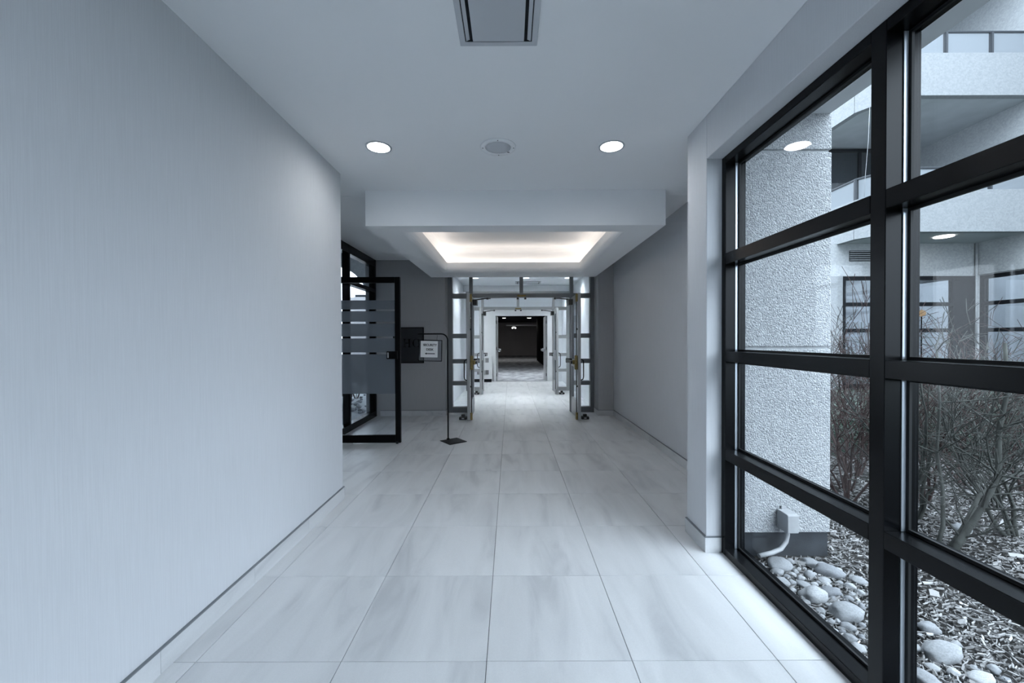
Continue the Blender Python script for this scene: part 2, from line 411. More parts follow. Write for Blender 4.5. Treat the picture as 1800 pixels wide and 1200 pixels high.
w = MB().box(XL-.17, XL, YN, YL, 0, CZ).box(-2.55, XL-.17, YL-.12, YL, 0, CZ)
tag(w.build('wall_left', M['wall']), 'long pale woven-papered wall in the near corridor', 'wall', kind='structure')
w = MB().box(XR, 1.46, YN, YJ, 2.475, CZ).box(XR, 1.45, YJ, YP, 0, CZ).box(1.45, 2.0, 2.70, YP, 0, CZ)
tag(w.build('wall_right', M['wall'], bev=.004), 'papered pillar and header around the black window', 'wall', kind='structure')
tag(MB().box(XRR, 2.0, YP, YF, 0, CZ).build('wall_recess', M['wall']), 'shaded grey wall beyond the window pillar', 'wall', kind='structure')
tag(MB().box(1.545, XRR, 7.09, YF+.05, 0, CZ).build('wall_pier', M['wall_shade']), 'narrow grey pier beside the entrance frame', 'wall', kind='structure')
tag(MB().box(-2.55, -1.148, YB, YB+.18, 0, CZ).box(-1.30, -1.148, YB+.18, YF+.05, 0, CZ).build('wall_back', M['wall_shade']), 'grey wall carrying the dark lettered panel', 'wall', kind='structure')
tag(MB().box(XL-.2, 1.6, YN-.15, YN, 0, CZ).build('wall_rear', M['wall']), 'end wall of the corridor behind the viewpoint', 'wall', kind='structure')
tag(MB().box(-1.148, 1.545, YF-.03, YF+.05, 2.60, CZ).build('wall_front', M['paint']), 'strip of wall above the entrance glazing', 'wall', kind='structure')

tag(MB().box(-2.6, 1.46, YN-.2, 12.95, 2.95, 9.5).build('wall_upper', M['conc']), 'unseen upper storeys above the corridor, added to shade the courtyard', 'wall', kind='structure')  # unseen storeys above the ceiling, put in to shade the courtyard facades

def baseboard(name, segs, label):
    """segs: (x0,y0,x1,y1,nx,ny) runs of tile skirting; n = outward normal"""
    t = thing(name, label, 'baseboard', kind='structure')
    for (x0,y0,x1,y1,nx,ny) in segs:
        L = math.hypot(x1-x0, y1-y0); n = max(1, round(L/TW)); ux, uy = (x1-x0)/L, (y1-y0)/L
        for k in range(n):
            a, b = L*k/n + .001, L*(k+1)/n - .001
            c = ((a+b)/2)
            MB().obox((x0+ux*c+nx*.006, y0+uy*c+ny*.006, .0475), (ux,uy,0), (nx,ny,0), (0,0,1), (b-a)/2, .006, .0472).build('skirting_tile', M['skirt'], t)
        MB().obox((x0+ux*L/2+nx*.0065, y0+uy*L/2+ny*.0065, .098), (ux,uy,0), (nx,ny,0), (0,0,1), L/2, .0068, .003).build('metal_edge', M['reveal'], t)
        e = 1 if (x1, y1) else 0
    return t
baseboard('baseboard_left', [(XL, TY0-6*TW, XL, YL, 1, 0), (XL+.012, YL, XL-.6, YL, 0, 1)], 'stone tile skirting with dark metal edge along the long papered wall')
baseboard('baseboard_right', [(XR, YJ, XR, YP, -1, 0), (XR-.012, YJ, XW-.002, YJ, 0, -1)], 'stone tile skirting wrapped round the window pillar')
baseboard('baseboard_recess', [(XRR, YP, XRR, 7.09, -1, 0), (1.545, 7.09, XRR-.012, 7.09, 0, -1), (1.545, 7.078, 1.545, 7.40, -1, 0)], 'stone tile skirting below the shaded grey wall')
baseboard('baseboard_back', [(-2.30, YB, -1.148, YB, 0, -1), (-1.148, YB-.012, -1.148, 7.40, 1, 0)], 'stone tile skirting below the dark lettered panel')

# ------------------------------------------------------------------ right window wall (black storefront)
def storefront(t, ys, x_in, x_out, xg, zs, sgn, head, ext=M['black']):
    """ys: list of (y0,y1) mullions from near to far; zs: list of (z0,z1) rails bottom to top"""
    lo, hi = min(x_in, x_out), max(x_in, x_out)
    for (a, b) in ys:
        MB().box(lo, hi, a, b, 0, head).build('mullion', ext, t, bev=.002, seg=1)
    for k in range(len(ys)-1):
        y0, y1 = ys[k][1], ys[k+1][0]
        for (a, b) in zs:
            MB().box(lo, hi-.001, y0+.0005, y1-.0005, a, b).build('transom', ext, t, bev=.002, seg=1)
        for q in range(len(zs)-1):
            z0, z1 = zs[q][1], zs[q+1][0]
            yield y0, y1, z0, z1
wd = thing('window_1', 'tall black-framed window wall facing the planted courtyard', 'window', kind='structure')
mull = [(2.495, 2.54)]
yc = 1.4635
while yc > YN + .3:
    mull.append((yc-.0305, yc+.0305)); yc -= 1.063
mull.append((YN+.001, YN+.06))
mull = mull[::-1]
zs = [(0.0, .045), (.597, .66), (1.206, 1.271), (1.808, 1.876), (2.43, 2.4745)]
GX = 1.412
for (y0, y1, z0, z1) in storefront(wd, mull, XW, 1.455, GX, zs, 1, 2.4745):
    MB().box(GX+.004, GX+.010, y0+.002, y1-.002, z0+.002, z1-.002).build('pane', M['glass'], wd)
    MB().ring((y0+.0005, y1-.0005, z0+.0005, z1-.0005), (y0+.014, y1-.014, z0+.012, z1-.012), GX-.006, GX+.0035, 'x').build('gasket', M['gasket'], wd, norm=True)
    MB().box(GX-.022, GX-.007, y1-.004, y1-.0006, z0+.001, z1-.001).build('spacer', M['bead'], wd)

# ------------------------------------------------------------------ left storefront with open glass door
ws = thing('window_2', 'black-framed glazed wall in the side recess behind the open glass door', 'window', kind='structure')
lm = [(YL+.002, YL+.06), (4.28, 4.34), (5.27, 5.33), (5.92, 5.97), (7.055, 7.115)]
zl = [(0.0, .10), (2.17, 2.235), (2.62, CZ-.002)]
for (y0, y1, z0, z1) in storefront(ws, lm, XLS, XLS-.105, XLS-.06, zl, -1, CZ-.001):
    if abs(y0-4.34) < .01 and z0 < 1: continue      # the doorway
    MB().box(XLS-.063, XLS-.057, y0+.002, y1-.002, z0+.002, z1-.002).build('pane', M['glass'], ws)

dr = thing('door_1', 'open black-framed glass door with frosted bands', 'door', (XLS+.02, 5.26, 0), kind='structure')
DW, D0, D1 = .915, .012, 2.16
MB().box(0, .068, -.045, 0, D0, D1).build('stile', M['blackgloss'], dr, bev=.003)
MB().box(DW-.068, DW, -.045, 0, D0, D1).build('stile', M['blackgloss'], dr, bev=.003)
MB().box(.0685, DW-.0685, -.044, -.001, D1-.075, D1).build('top_rail', M['blackgloss'], dr, bev=.003)
MB().box(.0685, DW-.0685, -.044, -.001, D0, .112).build('bottom_rail', M['blackgloss'], dr, bev=.003)
MB().box(.0685, DW-.0685, -.026, -.020, .112, D1-.075).build('pane', M['glass'], dr)
zb = [1.35-(p-596)/F_PX*5.24 for p in (691, 621.7, 618.3, 593.6, 590.2, 568, 564.6, 546, 542.8, 527)]
for k in range(0, len(zb), 2):
    MB().box(.0687, DW-.0687, -.0285, -.0268, zb[k], zb[k+1]).build('frosted_band', M['frost'], dr)
lk = MB().box(DW-.17, DW-.03, -.072, -.045, 1.10, 1.20).build('lock', M['blackgloss'], dr, bev=.006)
MB().box(DW-.155, DW-.140, -.088, -.072, 1.115, 1.185).build('thumb_turn', M['steel'], lk, bev=.003)
for z in (.10, 1.05, 2.02):
    MB().tube([(-.008, .006, z-.05), (-.008, .006, z+.05)], .010, 10).build('hinge', M['blackgloss'], dr)
MB().box(DW-.06, DW-.03, -.05, -.046, .0, .03).build('door_shoe', M['gasket'], dr)

# ------------------------------------------------------------------ entrance frames and doors
DO, DI = (-.695, 1.105), 2.11       # clear opening and height
def entrance(name, y, label, face):
    t = thing(name, label, 'door frame', (0, y, 0), kind='structure')
    xs = [(VL+.06, VL+.15), (-.755, -.695), (1.105, 1.165), (1.475, 1.545)]
    for a, b in xs:
        MB().box(a, b, -.06, .06, 0, 2.598).build('jamb', face, t, bev=.003, seg=1)
    tx = MB().box(-.6945, 1.1045, -.055, .055, DI+.01, 2.196).build('transom_bar', face, t, bev=.003, seg=1)
    MB().box(.13, .29, -.068, -.055, 2.135, 2.165).build('strike_plate', M['brass'], tx, bev=.003, seg=1)
    for x in (.14, .28, -.42, .83): MB().box(x-.02, x+.02, -.05, -.01, 2.085, 2.119).build('bracket', M['darkmetal'], tx, bev=.004, seg=1)
    MB().box(.175, .240, -.055, .055, 2.1965, 2.598).build('transom_mullion', face, t, bev=.003, seg=1)
    for (a, b) in ((-.6945, .1745), (.2405, 1.1045)):
        MB().box(a, b, -.055, .055, 2.54, 2.598).build('head', face, t)
        MB().box(a, b, -.004, .004, 2.197, 2.539).build('pane', M['glass'], t)
    for (a, b) in ((xs[0][1], xs[1][0]), (xs[2][1], xs[3][0])):
        z = [0.02, .12, .545, .64, 1.01+.05, 1.13, 1.46, 1.54, 1.96+.16, 2.196, 2.54, 2.598]
        zz = [(.0, .10), (.50, .575), (.905, .985), (1.37, 1.455), (2.11, 2.196), (2.54, 2.598)]
        for (z0, z1) in zz:
            MB().box(a+.0005, b-.0005, -.055, .055, z0, z1).build('sidelight_bar', face, t, bev=.003, seg=1)
        for q in range(len(zz)-1):
            MB().box(a+.001, b-.001, -.004, .004, zz[q][1], zz[q+1][0]).build('pane', M['glass'], t)
    return t
entrance('entrance_frame', YF, 'grey metal entrance frame with sidelights at the corridor end', M['alu_shade']).__setitem__('kind', 'structure')
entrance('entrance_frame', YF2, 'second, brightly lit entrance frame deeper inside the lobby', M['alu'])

def leaf(name, label, x, y, s, brass, face):
    """glazed leaf standing open towards the viewer; s=+1: hinge side to +x"""
    t = thing(name, label, 'door', (x, y, 0), kind='structure')
    W, T = .84, .045
    # leaf runs from y=-.03 (hinge) to -W, thickness from 0 (inner face) outward s*T
    def bx(x0, x1, y0, y1, z0, z1): 
        a, b = sorted((s*x0, s*x1)); return MB().box(a, b, -y1, -y0, z0, z1)
    bx(0, T, .0, .11, .012, DI).build('stile', face, t, bev=.003, seg=1)
    bx(0, T, W-.11, W, .012, DI).build('stile', face, t, bev=.003, seg=1)
    for (z0, z1) in ((.012, .30), (.86, .99), (1.98, DI)):
        bx(.001, T-.001, .1105, W-.1105, z0, z1).build('rail', face, t, bev=.003, seg=1)
    bx(.018, .026, .1105, W-.1105, .30, .86).build('pane', M['glass'], t)
    bx(.018, .026, .1105, W-.1105, .99, 1.98).build('pane', M['glass'], t)
    # exit device on the inner face
    d = bx(-.05, 0, W-.095, W-.035, .84, 1.08).build('exit_latch', brass, t, bev=.012)
    bx(-.085, -.05, W-.10, W-.05, .93, 1.0).build('latch_cap', brass, d, bev=.008)
    b = bx(-.11, -.065, .14, W-.08, .935, .985).build('push_bar', M['darkmetal'], t, bev=.008)
    bx(-.11, 0, .12, .17, .92, 1.0).build('bar_bracket', M['darkmetal'], b, bev=.008)
    r = MB().tube([(s*-.02, -(W-.06), .12), (s*-.02, -(W-.06), DI-.05)], .008, 8).build('latch_rod', M['darkmetal'], t)
    bx(-.035, 0, W-.09, W-.03, DI-.14, DI-.01).build('top_latch', brass, r, bev=.006)
    bx(-.035, 0, W-.09, W-.03, .012, .13).build('bottom_latch', brass, r, bev=.006)
    for z in (.55, 1.5): bx(-.026, 0, W-.072, W-.048, z, z+.03).build('rod_guide', M['darkmetal'], r)
    c = bx(-.075, 0, .08, .30, DI-.15, DI-.05).build('closer', M['darkmetal'], t, bev=.008)
    MB().tube([(s*-.04, -.14, DI-.045), (s*-.22, -.16, DI-.02), (s*-.30, .0, DI-.005)], .010, 8).build('closer_arm', M['darkmetal'], c)
    xo = T+.045
    MB().tube([(s*T, -(W-.07), .66), (s*xo, -(W-.07), .68), (s*(xo+.01), -(W-.07), .72), (s*(xo+.01), -(W-.07), .96), (s*xo, -(W-.07), 1.0), (s*T, -(W-.07), 1.02)], .009, 8).build('pull_handle', M['blackgloss'], t)
    for z in (.2, 1.05, 1.9):
        MB().tube([(s*.008, .01, z-.055), (s*.008, .01, z+.055)], .010, 8).build('hinge', M['steel'], t)
    return t
leaf('door_2', 'glazed grey entrance door held open beside the security sign', -.668, YF-.02, -1, M['brass'], M['alu'])
leaf('door_3', 'glazed grey entrance door held open beside the shaded wall', 1.118, YF-.02, 1, M['brass'], M['alu'])
leaf('door_4', 'inner lobby door held open on the heater cabinet side', -.70, YF2-.02, -1, M['steel'], M['alu'])
leaf('door_5', 'inner lobby door held open across from the heater cabinet', 1.118, YF2-.02, 1, M['steel'], M['alu'])
def door_stop(x, y, label):
    t = thing('door_stop', label, 'door stop', (x, y, 0), group='floor door holders')
    MB().box(-.065, .065, -.05, .05, 0, .045).build('base', M['darkmetal'], t, bev=.008)
    MB().box(-.03, .03, -.03, .03, .0452, .085).build('magnet_head', M['darkmetal'], t, bev=.008)
    MB().box(-.02, .02, -.0525, -.0503, .015, .032).build('plate', M['steel'], t)
door_stop(-.80, 6.80, 'dark floor door holder beside the sign-side entrance door')
door_stop(1.255, 6.80, 'dark floor door holder beside the wall-side entrance door')
door_stop(-.83, 9.87, 'floor door holder behind the inner lobby door near the heater')
door_stop(1.255, 9.87, 'floor door holder beside the inner lobby door opposite the heater')

# lobby walls and inner doorway
tag(MB().box(VL-.12, VL, YF+.05, YD, 0, CZ).build('wall_lobby_left', M['white_paint']), 'bright white side wall of the lobby behind the sign-side door', 'wall', kind='structure')
tag(MB().box(VR, VR+.12, YF+.05, YD, 0, CZ).build('wall_lobby_right', M['white_paint']), 'bright white side wall of the lobby on the window side', 'wall', kind='structure')
tag(MB().box(VL+.001, VR-.001, YF2-.05, YF2+.05, 2.60, CZ-.001).build('wall_lobby_front', M['white_paint']), 'strip of wall above the second entrance frame', 'wall', kind='structure')
ix0, ix1 = -.47, 1.19
tag(MB().box(VL, ix0-.06, YD, YD+.12, 0, CZ).box(ix1+.06, VR, YD, YD+.12, 0, CZ).box(ix0-.06, ix1+.06, YD, YD+.12, 2.16, CZ).build('wall_lobby_back', M['white_paint']), 'white wall around the dark inner doorway', 'wall', kind='structure')
t = thing('inner_door_frame', 'white frame around the doorway to the dark hall', 'door frame', kind='structure')
for a, b, c, d in ((ix0-.06, ix0, 0, 2.16), (ix1, ix1+.06, 0, 2.16), (ix0, ix1, 2.10, 2.16)):
    MB().box(a, b, YD-.03, YD+.14, c, d).build('frame_member', M['white_paint'], t)
for s, x, nm, lb in ((-1, ix0+.005, 'door_6', 'plain pale door folded open into the dark hall, heater side'), (1, ix1-.005, 'door_7', 'plain pale door folded open into the dark hall, opposite the heater')):
    t = thing(nm, lb, 'door', (x, YD+.15, 0), kind='structure')
    MB().box(*sorted((0, -s*.045)), 0, .80, .01, 2.09).build('panel', M['alu'], t, bev=.003)
    b = MB().box(*sorted((-s*.10, -s*.145)), .06, .70, .95, 1.02).build('push_bar', M['steel'], t, bev=.008)
    for y in (.10, .66): MB().box(*sorted((-s*.0455, -s*.0995)), y-.03, y+.03, .93, 1.04).build('bar_bracket', M['steel'], b, bev=.006)
    for z in (.2, 1.05, 1.9): MB().tube([(-s*.022, -.01, z-.05), (-s*.022, -.01, z+.05)], .010, 8).build('hinge', M['darkmetal'], t)
t = thing('heater_cabinet', 'low white heater cabinet with vents beside the inner doorway', 'heater', (-.86, YD-.13, 0))
MB().box(-.30, .28, -.10, .12, .10, .82).build('casing', M['white_paint'], t, bev=.01)
MB().box(-.28, .26, -.08, .12, .0, .0995).build('plinth', M['void'], t)
for x in (-.13, .0, .13):
    for z in (.24, .62):
        for k in range(3): MB().box(x-.05+k*.036, x-.03+k*.036, -.106, -.1002, z, z+.14).build('vent_slot', M['void'], t)

# dark hall beyond
tag(MB().box(-5, 3.6, YD+.12, 34, -.08, -.002).build('floor_hall', M['carpet']), 'grey patterned carpet of the dark hall', 'floor', kind='structure')
h = MB().box(-5, 3.6, 33, 33.2, 0, 2.72).box(-5.2, -5, YD+.12, 33, 0, 2.72).box(3.6, 3.8, YD+.12, 33, 0, 2.72).box(-5, VL, YD+.02, YD+.121, 0, 2.72).box(VR, 3.6, YD+.02, YD+.121, 0, 2.72)
tag(h.build('wall_hall', M['darkwall']), 'dark brown walls of the empty hall', 'wall', kind='structure')
tag(MB().box(-5, 3.6, YD+.12, 33, 2.72, 2.8).build('ceiling_hall', M['void']), 'dark ceiling of the empty hall', 'ceiling', kind='structure')
cd = MB()
for k in range(12):
    y = 19.5 + k*.55
    cd.tube([(1.95+.06*(k%2), y, .02), (1.95+.06*(k%2), y, 2.70)], .32, 10)
tag(cd.build('stage_drape', M['blackcloth']), 'black floor-length drape along one side of the dark hall', 'drape')
tag(MB().box(-.30, 2.3, 29.9, 30.1, 2.33, 2.42).build('trim_1', M['white_paint']), 'pale horizontal beam across the far end of the dark hall', 'beam', kind='structure')
t = thing('emergency_light', 'small white twin-lamp fixture hanging below the hall beam', 'light', (.27, 29.7, 2.14))
MB().box(-.11, .11, 0, .2, .04, .185).build('housing', M['white_paint'], t, bev=.01)
for x in (-.10, .10): MB().lathe([(.0, -.05), (.06, -.04), (.075, .04), (.0, .05)], (x, -.09, .03), 16).build('lamp_head', M['emerg'], t)

# ------------------------------------------------------------------ ceiling fixtures
def downlight(x, y, label, grp, z=CZ, r=.078, m='lamp'):
    t = thing('downlight', label, 'light', (x, y, z), group=grp)
    MB().lathe([(r, -.0005), (r+.016, -.0005), (r+.014, -.006), (r, -.004)], n=40).build('trim_ring', M['vent'], t)
    MB().disc((0,0,-.0032), r-.0005, .003, 40).build('diffuser', M[m], t)
    return t
downlight(-.953, 2.95, 'round white downlight near the papered wall', 'corridor downlights')
downlight(.742, 2.95, 'round white downlight near the window pillar', 'corridor downlights')
for x, lb in ((-.80, 'lobby downlight over the sign-side entrance door'), (.36, 'lobby downlight in the middle of the lobby ceiling'), (1.33, 'lobby downlight over the wall-side entrance door')):
    downlight(x, 9.25, lb, 'lobby downlights', m='lampv')
for x, lb in ((-.95, 'inner lobby downlight above the heater cabinet'), (1.42, 'inner lobby downlight opposite the heater cabinet')):
    downlight(x, 11.9, lb, 'lobby downlights', m='lampv')
for x in (-1.0, .4, 1.8): downlight(x, 15.0, 'unseen fill lamp added to light the carpet inside the hall doorway', 'added hall fill lamps', z=2.72, r=.08, m='hall')  # out of view above the door head, added to brighten the near carpet
for x, lb in ((-.40, 'small downlight in the dark hall ceiling near the emergency fixture'), (1.22, 'small downlight in the dark hall ceiling nearer the black drape')): downlight(x, 26, lb, 'far hall downlights', z=2.72, r=.11, m='hallfar')

t = thing('ceiling_speaker', 'round recessed ceiling speaker between two downlights', 'speaker', (-.083, 2.95, CZ))
MB().lathe([(.092, -.001), (.130, -.001), (.128, -.008), (.095, -.010)], n=48).build('trim_ring', M['paint'], t)
MB().lathe([(0, -.001), (.0915, -.001), (.0915, -.007), (.05, -.010), (0, -.011)], n=48).build('grille', M['grille'], t)
for k in range(4):
    a = k*math.pi/2
    MB().disc((.112*math.cos(a), .112*math.sin(a), -.0112), .004, .003, 10).build('screw', M['darkmetal'], t)
MB().box(.066, .082, .060, .070, -.0115, -.0095).build('indicator_tab', M['darkmetal'], t)

def diffuser(x0, x1, y0, y1, label):
    cx, cy = (x0+x1)/2, (y0+y1)/2; a, b = (x1-x0)/2, (y1-y0)/2
    t = thing('ceiling_diffuser', label, 'air vent', (cx, cy, CZ), group='ceiling air diffusers')
    MB().ring((-a, a, -b, b), (-a+.026, a-.026, -b+.026, b-.026), -.010, -.0005).build('frame', M['vent'], t, bev=.002, seg=1)
    MB().ring((-a+.0265, a-.0265, -b+.0265, b-.0265), (-a+.030, a-.030, -b+.030, b-.030), -.007, -.0005).build('inner_lip', M['void'], t)
    MB().box(-a+.0305, a-.0305, -b+.0305, b-.0305, -.002, -.0005).build('duct_opening', M['void'], t)
    for s in (-1, 1):
        MB().prism([(s*(a-.031), -.0105), (s*(a-.047), -.004), (s*(a-.047), -.0022), (s*(a-.031), -.0075)], -b+.034, b-.034, 'y').build('side_baffle', M['vent'], t, norm=True)
    MB().box(-a+.062, a-.062, -b+.034, b-.034, -.013, -.0022).build('plaque', M['vent'], t, bev=.002, seg=1)
diffuser(-.231, .131, 1.45, 1.93, 'flat-panel ceiling air vent nearest the viewpoint')
diffuser(.13, .76, 9.75, 10.2, 'ceiling air vent in the lobby beyond the entrance frame')

# ------------------------------------------------------------------ signs in the side recess
def text_mesh(body, size, thick, m, align='CENTER'):
    cu = bpy.data.curves.new('lettering', 'FONT'); cu.body = body; cu.size = size; cu.extrude = thick; cu.align_x = align; cu.offset = .0012
    ob = bpy.data.objects.new('lettering', cu); COL.objects.link(ob)
    dg = bpy.context.evaluated_depsgraph_get()
    me = bpy.data.meshes.new_from_object(ob.evaluated_get(dg)); me.name = 'lettering'
    COL.objects.unlink(ob); bpy.data.objects.remove(ob)
    me.materials.clear(); me.materials.append(m)
    return me
sg = thing('wall_sign', 'dark square wall panel with raised letters beside the open glass door', 'sign', (-1.79, YB, 1.25))
MB().box(-.385, .385, -.008, -.0005, -.43, .43).build('backing_plate', M['acrylic'], sg, bev=.002, seg=1)
MB().ring((-.27, .27, -.315, .315), (-.255, .255, -.30, .30), -.034, -.0085, 'y').build('frame', M['blackgloss'], sg, norm=True)
MB().box(-.2545, .2545, -.028, -.0085, -.2995, .2995).build('panel', M['panel'], sg)
lt = MB()   # letter H with serifs
for x in (-.085, -.005):
    lt.box(x-.011, x+.011, -.036, -.0285, .0, .145)
    for z in (0, .139): lt.box(x-.026, x+.026, -.036, -.0285, z, z+.007)
lt.box(-.075, -.015, -.036, -.0285, .064, .082)
lt.build('letter', M['letter'], sg).location = (.02, 0, -.035)
lt = MB(); pts = []     # letter C with swelling stroke
n = 22
for k in range(n+1):
    a = R(48 + 264*k/n); th = .007 + .020*max(0, -math.cos(a))
    pts.append((a, th))
out = [((.066)*math.cos(a), .0745*math.sin(a)) for a, th in pts]; inn = [((.066-th)*math.cos(a), (.0745-.006-th*.15)*math.sin(a)) for a, th in pts]
for k in range(n):
    lt.prism([out[k], out[k+1], inn[k+1], inn[k]], -.036, -.0285, 'y')
lt.box(.036, .042, -.036, -.0285, .02, .072); lt.box(.036, .042, -.036, -.0285, -.07, -.045)
lt.build('letter', M['letter'], sg, norm=True).location = (.135, 0, .037)

ss = thing('sign_stand', 'black metal floor stand with a crooked arm beside the entrance door', 'sign stand', (-.758, 5.325, 0))
rot = Matrix.Rotation(R(38), 2)
ux, uy = Vector((math.cos(R(38)), math.sin(R(38)))), Vector((-math.sin(R(38)), math.cos(R(38))))
MB().obox((0,0,.004), (*ux,0), (*uy,0), (0,0,1), .13, .13, .004).build('base_plate', M['blackgloss'], ss, bev=.002, seg=1)
pb = Vector((-.083, .088, .008)); H = 1.425
arc = [(pb.x - .085 + .085*math.cos(R(a)), pb.y, H - .085 + .085*math.sin(R(a))) for a in range(0, 91, 15)]
MB().tube([tuple(pb)] + arc + [(pb.x - .40, pb.y, H)], .0095, 10).build('pole', M['blackgloss'], ss)
MB().disc((pb.x, pb.y, .008), .02, .012, 16).build('socket', M['blackgloss'], ss)
hs = thing('hanging_sign', 'white SECURITY DESK notice in a thin black hanging frame', 'sign', (-1.070, 5.413, 1.345), R(4))
hs.rotation_euler = (0, R(1.6), R(4))
MB().ring((-.157, .157, -.288, 0), (-.147, .147, -.278, -.010), -.006, .006, 'y').build('frame', M['blackgloss'], hs, norm=True)
MB().box(-.1465, .1465, -.001, .001, -.2775, -.0105).build('clear_sleeve', glass('clear_plastic', (.86,.87,.89), .8), hs)
MB().box(-.128, .098, -.0035, -.0012, -.234, -.016).build('notice', M['paper'], hs)
for body, z, s in (('SECURITY', -.083, .041), ('DESK', -.143, .041)):
    o = link('lettering', text_mesh(body, s, .0004, M['ink']), hs, loc=(-.006, -.0042, z), rot=(R(90), 0, 0))
MB().prism([(-.072,-.185), (-.048,-.170), (-.048,-.180), (.062,-.180), (.062,-.190), (-.048,-.190), (-.048,-.200)], -.0048, -.0036, 'y').build('arrow', M['ink'], hs, norm=True)
for x in (-.115, .085):
    MB().tube([(x, 0, 0), (x, 0, .03), (x+.004, 0, .052), (x, .0, .066)], .0022, 6).build('hook', M['blackgloss'], hs)

# ------------------------------------------------------------------ courtyard ground
rnd = random.Random(7)
GZ = -.01
def ground(x, y):
    return GZ + .035*noise.noise((x*.9, y*.9, 3.1)) * min(1, max(0, (x-1.6)/1.0)) - .015
g = MB(); nx, ny = 70, 90
X0, X1, Y0, Y1 = 1.462, 7.5, -4.0, 5.6
for i in range(nx+1):
    for j in range(ny+1):
        x = X0 + (X1-X0)*i/nx; y = Y0 + (Y1-Y0)*j/ny
        g.v.append((x, y, ground(x, y)))
for i in range(nx):
    for j in range(ny):
        a = i*(ny+1)+j
        g.f.append((a, a+ny+1, a+ny+2, a+1)); g.sm.append(True)
b = g
tag(b.build('planting_bed', M['soil']), 'dark soil of the planting bed outside the window', 'ground', kind='structure')
tag(MB().box(7.5, 30, -12, 40, -.3, -.03).box(2.02, 7.5, 5.6, 40, -.3, -.03).box(1.47, 7.5, -12, -4, -.3, -.03).build('courtyard_ground', M['lawnsoil']), 'green courtyard ground beyond the planting bed', 'ground', kind='structure')
mc = MB()
def chip(x, y, L, wd_):
    a = rnd.uniform(0, math.pi) if rnd.random() < .45 else rnd.gauss(.35, .5)
    z = ground(x, y) + rnd.uniform(.0, .016)
    u = Vector((math.cos(a), math.sin(a), rnd.gauss(0, .22))).normalized(); v = u.cross(Vector((rnd.gauss(0,.35), rnd.gauss(0,.35), 1))).normalized(); n_ = u.cross(v)
    c = Vector((x, y, z+.004)); t_ = rnd.uniform(.0015, .004)
    e = rnd.uniform(.25, .8)
    p = [c-u*L+v*wd_*e, c-u*L*.8-v*wd_, c+u*L*.9-v*wd_*e, c+u*L, c+u*L*.5+v*wd_]
    mc.add([q + n_*t_ for q in p] + [q - n_*t_ for q in p], [(0,1,2,3,4), (9,8,7,6,5)] + [(k, 5+k, 5+(k+1)%5, (k+1)%5) for k in range(5)])
for k in range(34000):
    y = rnd.uniform(.6, 4.6); x = rnd.uniform(1.48, min(7.2, 1.55*y + .9))
    if x < 2.03 and 2.50 < y: continue
    s = rnd.uniform(.5, 1.3)
    chip(x, y, .017*s, .0026*s*rnd.uniform(.6, 1.6))
for k in range(280):      # bigger curled dead leaves
    y = rnd.uniform(.6, 4.4); x = rnd.uniform(1.6, min(7.0, 1.55*y + .8))
    if x < 2.03 and 2.50 < y: continue
    chip(x, y, rnd.uniform(.025, .045), rnd.uniform(.012, .022))
tag(mc.build('bark_mulch', M['mulch'], norm=False), 'weathered grey bark mulch and dead leaves covering the planting bed', 'mulch', kind='stuff')
gr = MB()
for k in range(26000):
    y = rnd.uniform(5.3, 10.3); x = rnd.uniform(.55*y, min(12.2, 1.42*y))
    h = rnd.uniform(.03, .08); a = rnd.uniform(0, 6.283); dx, dy = math.cos(a)*.012, math.sin(a)*.012
    z = -.03 if y > 5.6 or x > 7.5 else ground(x, y)
    gr.add([(x-dx, y-dy, z), (x+dx, y+dy, z), (x+rnd.gauss(0,.02), y+rnd.gauss(0,.02), z+h)], [(0,1,2)])
tag(gr.build('lawn_grass', M['blade']), 'short pale grass of the courtyard lawn', 'grass', kind='stuff')

# ------------------------------------------------------------------ river stones
def stone_mesh(seed):
    b = bmesh.new(); bmesh.ops.create_icosphere(b, subdivisions=3, radius=1)
    for v in b.verts:
        p = v.co.copy(); n1 = noise.noise(p*1.1 + Vector((seed*7.3, 0, 0))); n2 = noise.noise(p*2.6 + Vector((0, seed*3.1, 0)))
        v.co = p * (1 + .26*n1 + .12*n2)
    me = bpy.data.meshes.new('river_stone'); b.to_mesh(me); b.free()
    me.polygons.foreach_set('use_smooth', [True]*len(me.polygons)); me.materials.append(M['stone'])
    return me
SM = [stone_mesh(k) for k in range(8)]
placed = []
def stone(x, y, rx, ry, rz, label, sink=.25):
    z = max(ground(x, y), GZ-.02)
    o = link('river_stone', rnd.choice(SM), loc=(x, y, z + rz*(1-sink)), rot=(rnd.gauss(0,.12), rnd.gauss(0,.12), rnd.uniform(-.5, .5)))
    o.scale = (rx, ry, rz); placed.append((x, y, max(rx, ry)))
    return tag(o, label, 'stone', 'river stones outside the window')
# (x, y, width, height) of the stones in the rock bed, read off the survey crops
S1 = [(345,600,150,70),(335,637,72,50),(350,687,80,55),(505,590,95,55),(592,632,140,80),(520,752,150,100),(680,842,165,112),(500,652,60,60),(430,637,36,42),
      (410,692,46,46),(455,667,42,36),(475,702,90,42),(415,727,46,30),(604,735,110,60),(625,772,56,32),(575,677,66,32),(590,697,52,26),(705,710,62,52),(715,747,42,32),
      (745,677,90,52),(740,777,42,24),(555,832,52,42),(560,862,48,38),(605,887,48,46),(625,932,42,36),(665,930,52,38),(690,915,80,60),(705,972,78,62),(745,1022,84,64),
      (756,742,52,50),(765,815,44,60),(600,802,48,30),(645,747,52,36),(525,697,42,28),(260,608,32,42),(715,807,32,26),(765,902,44,32),(502,817,34,28),(420,757,44,32),
      (765,967,44,44),(385,660,40,34),(560,600,60,40),(470,770,40,34),(650,690,44,30),(480,735,44,30)]
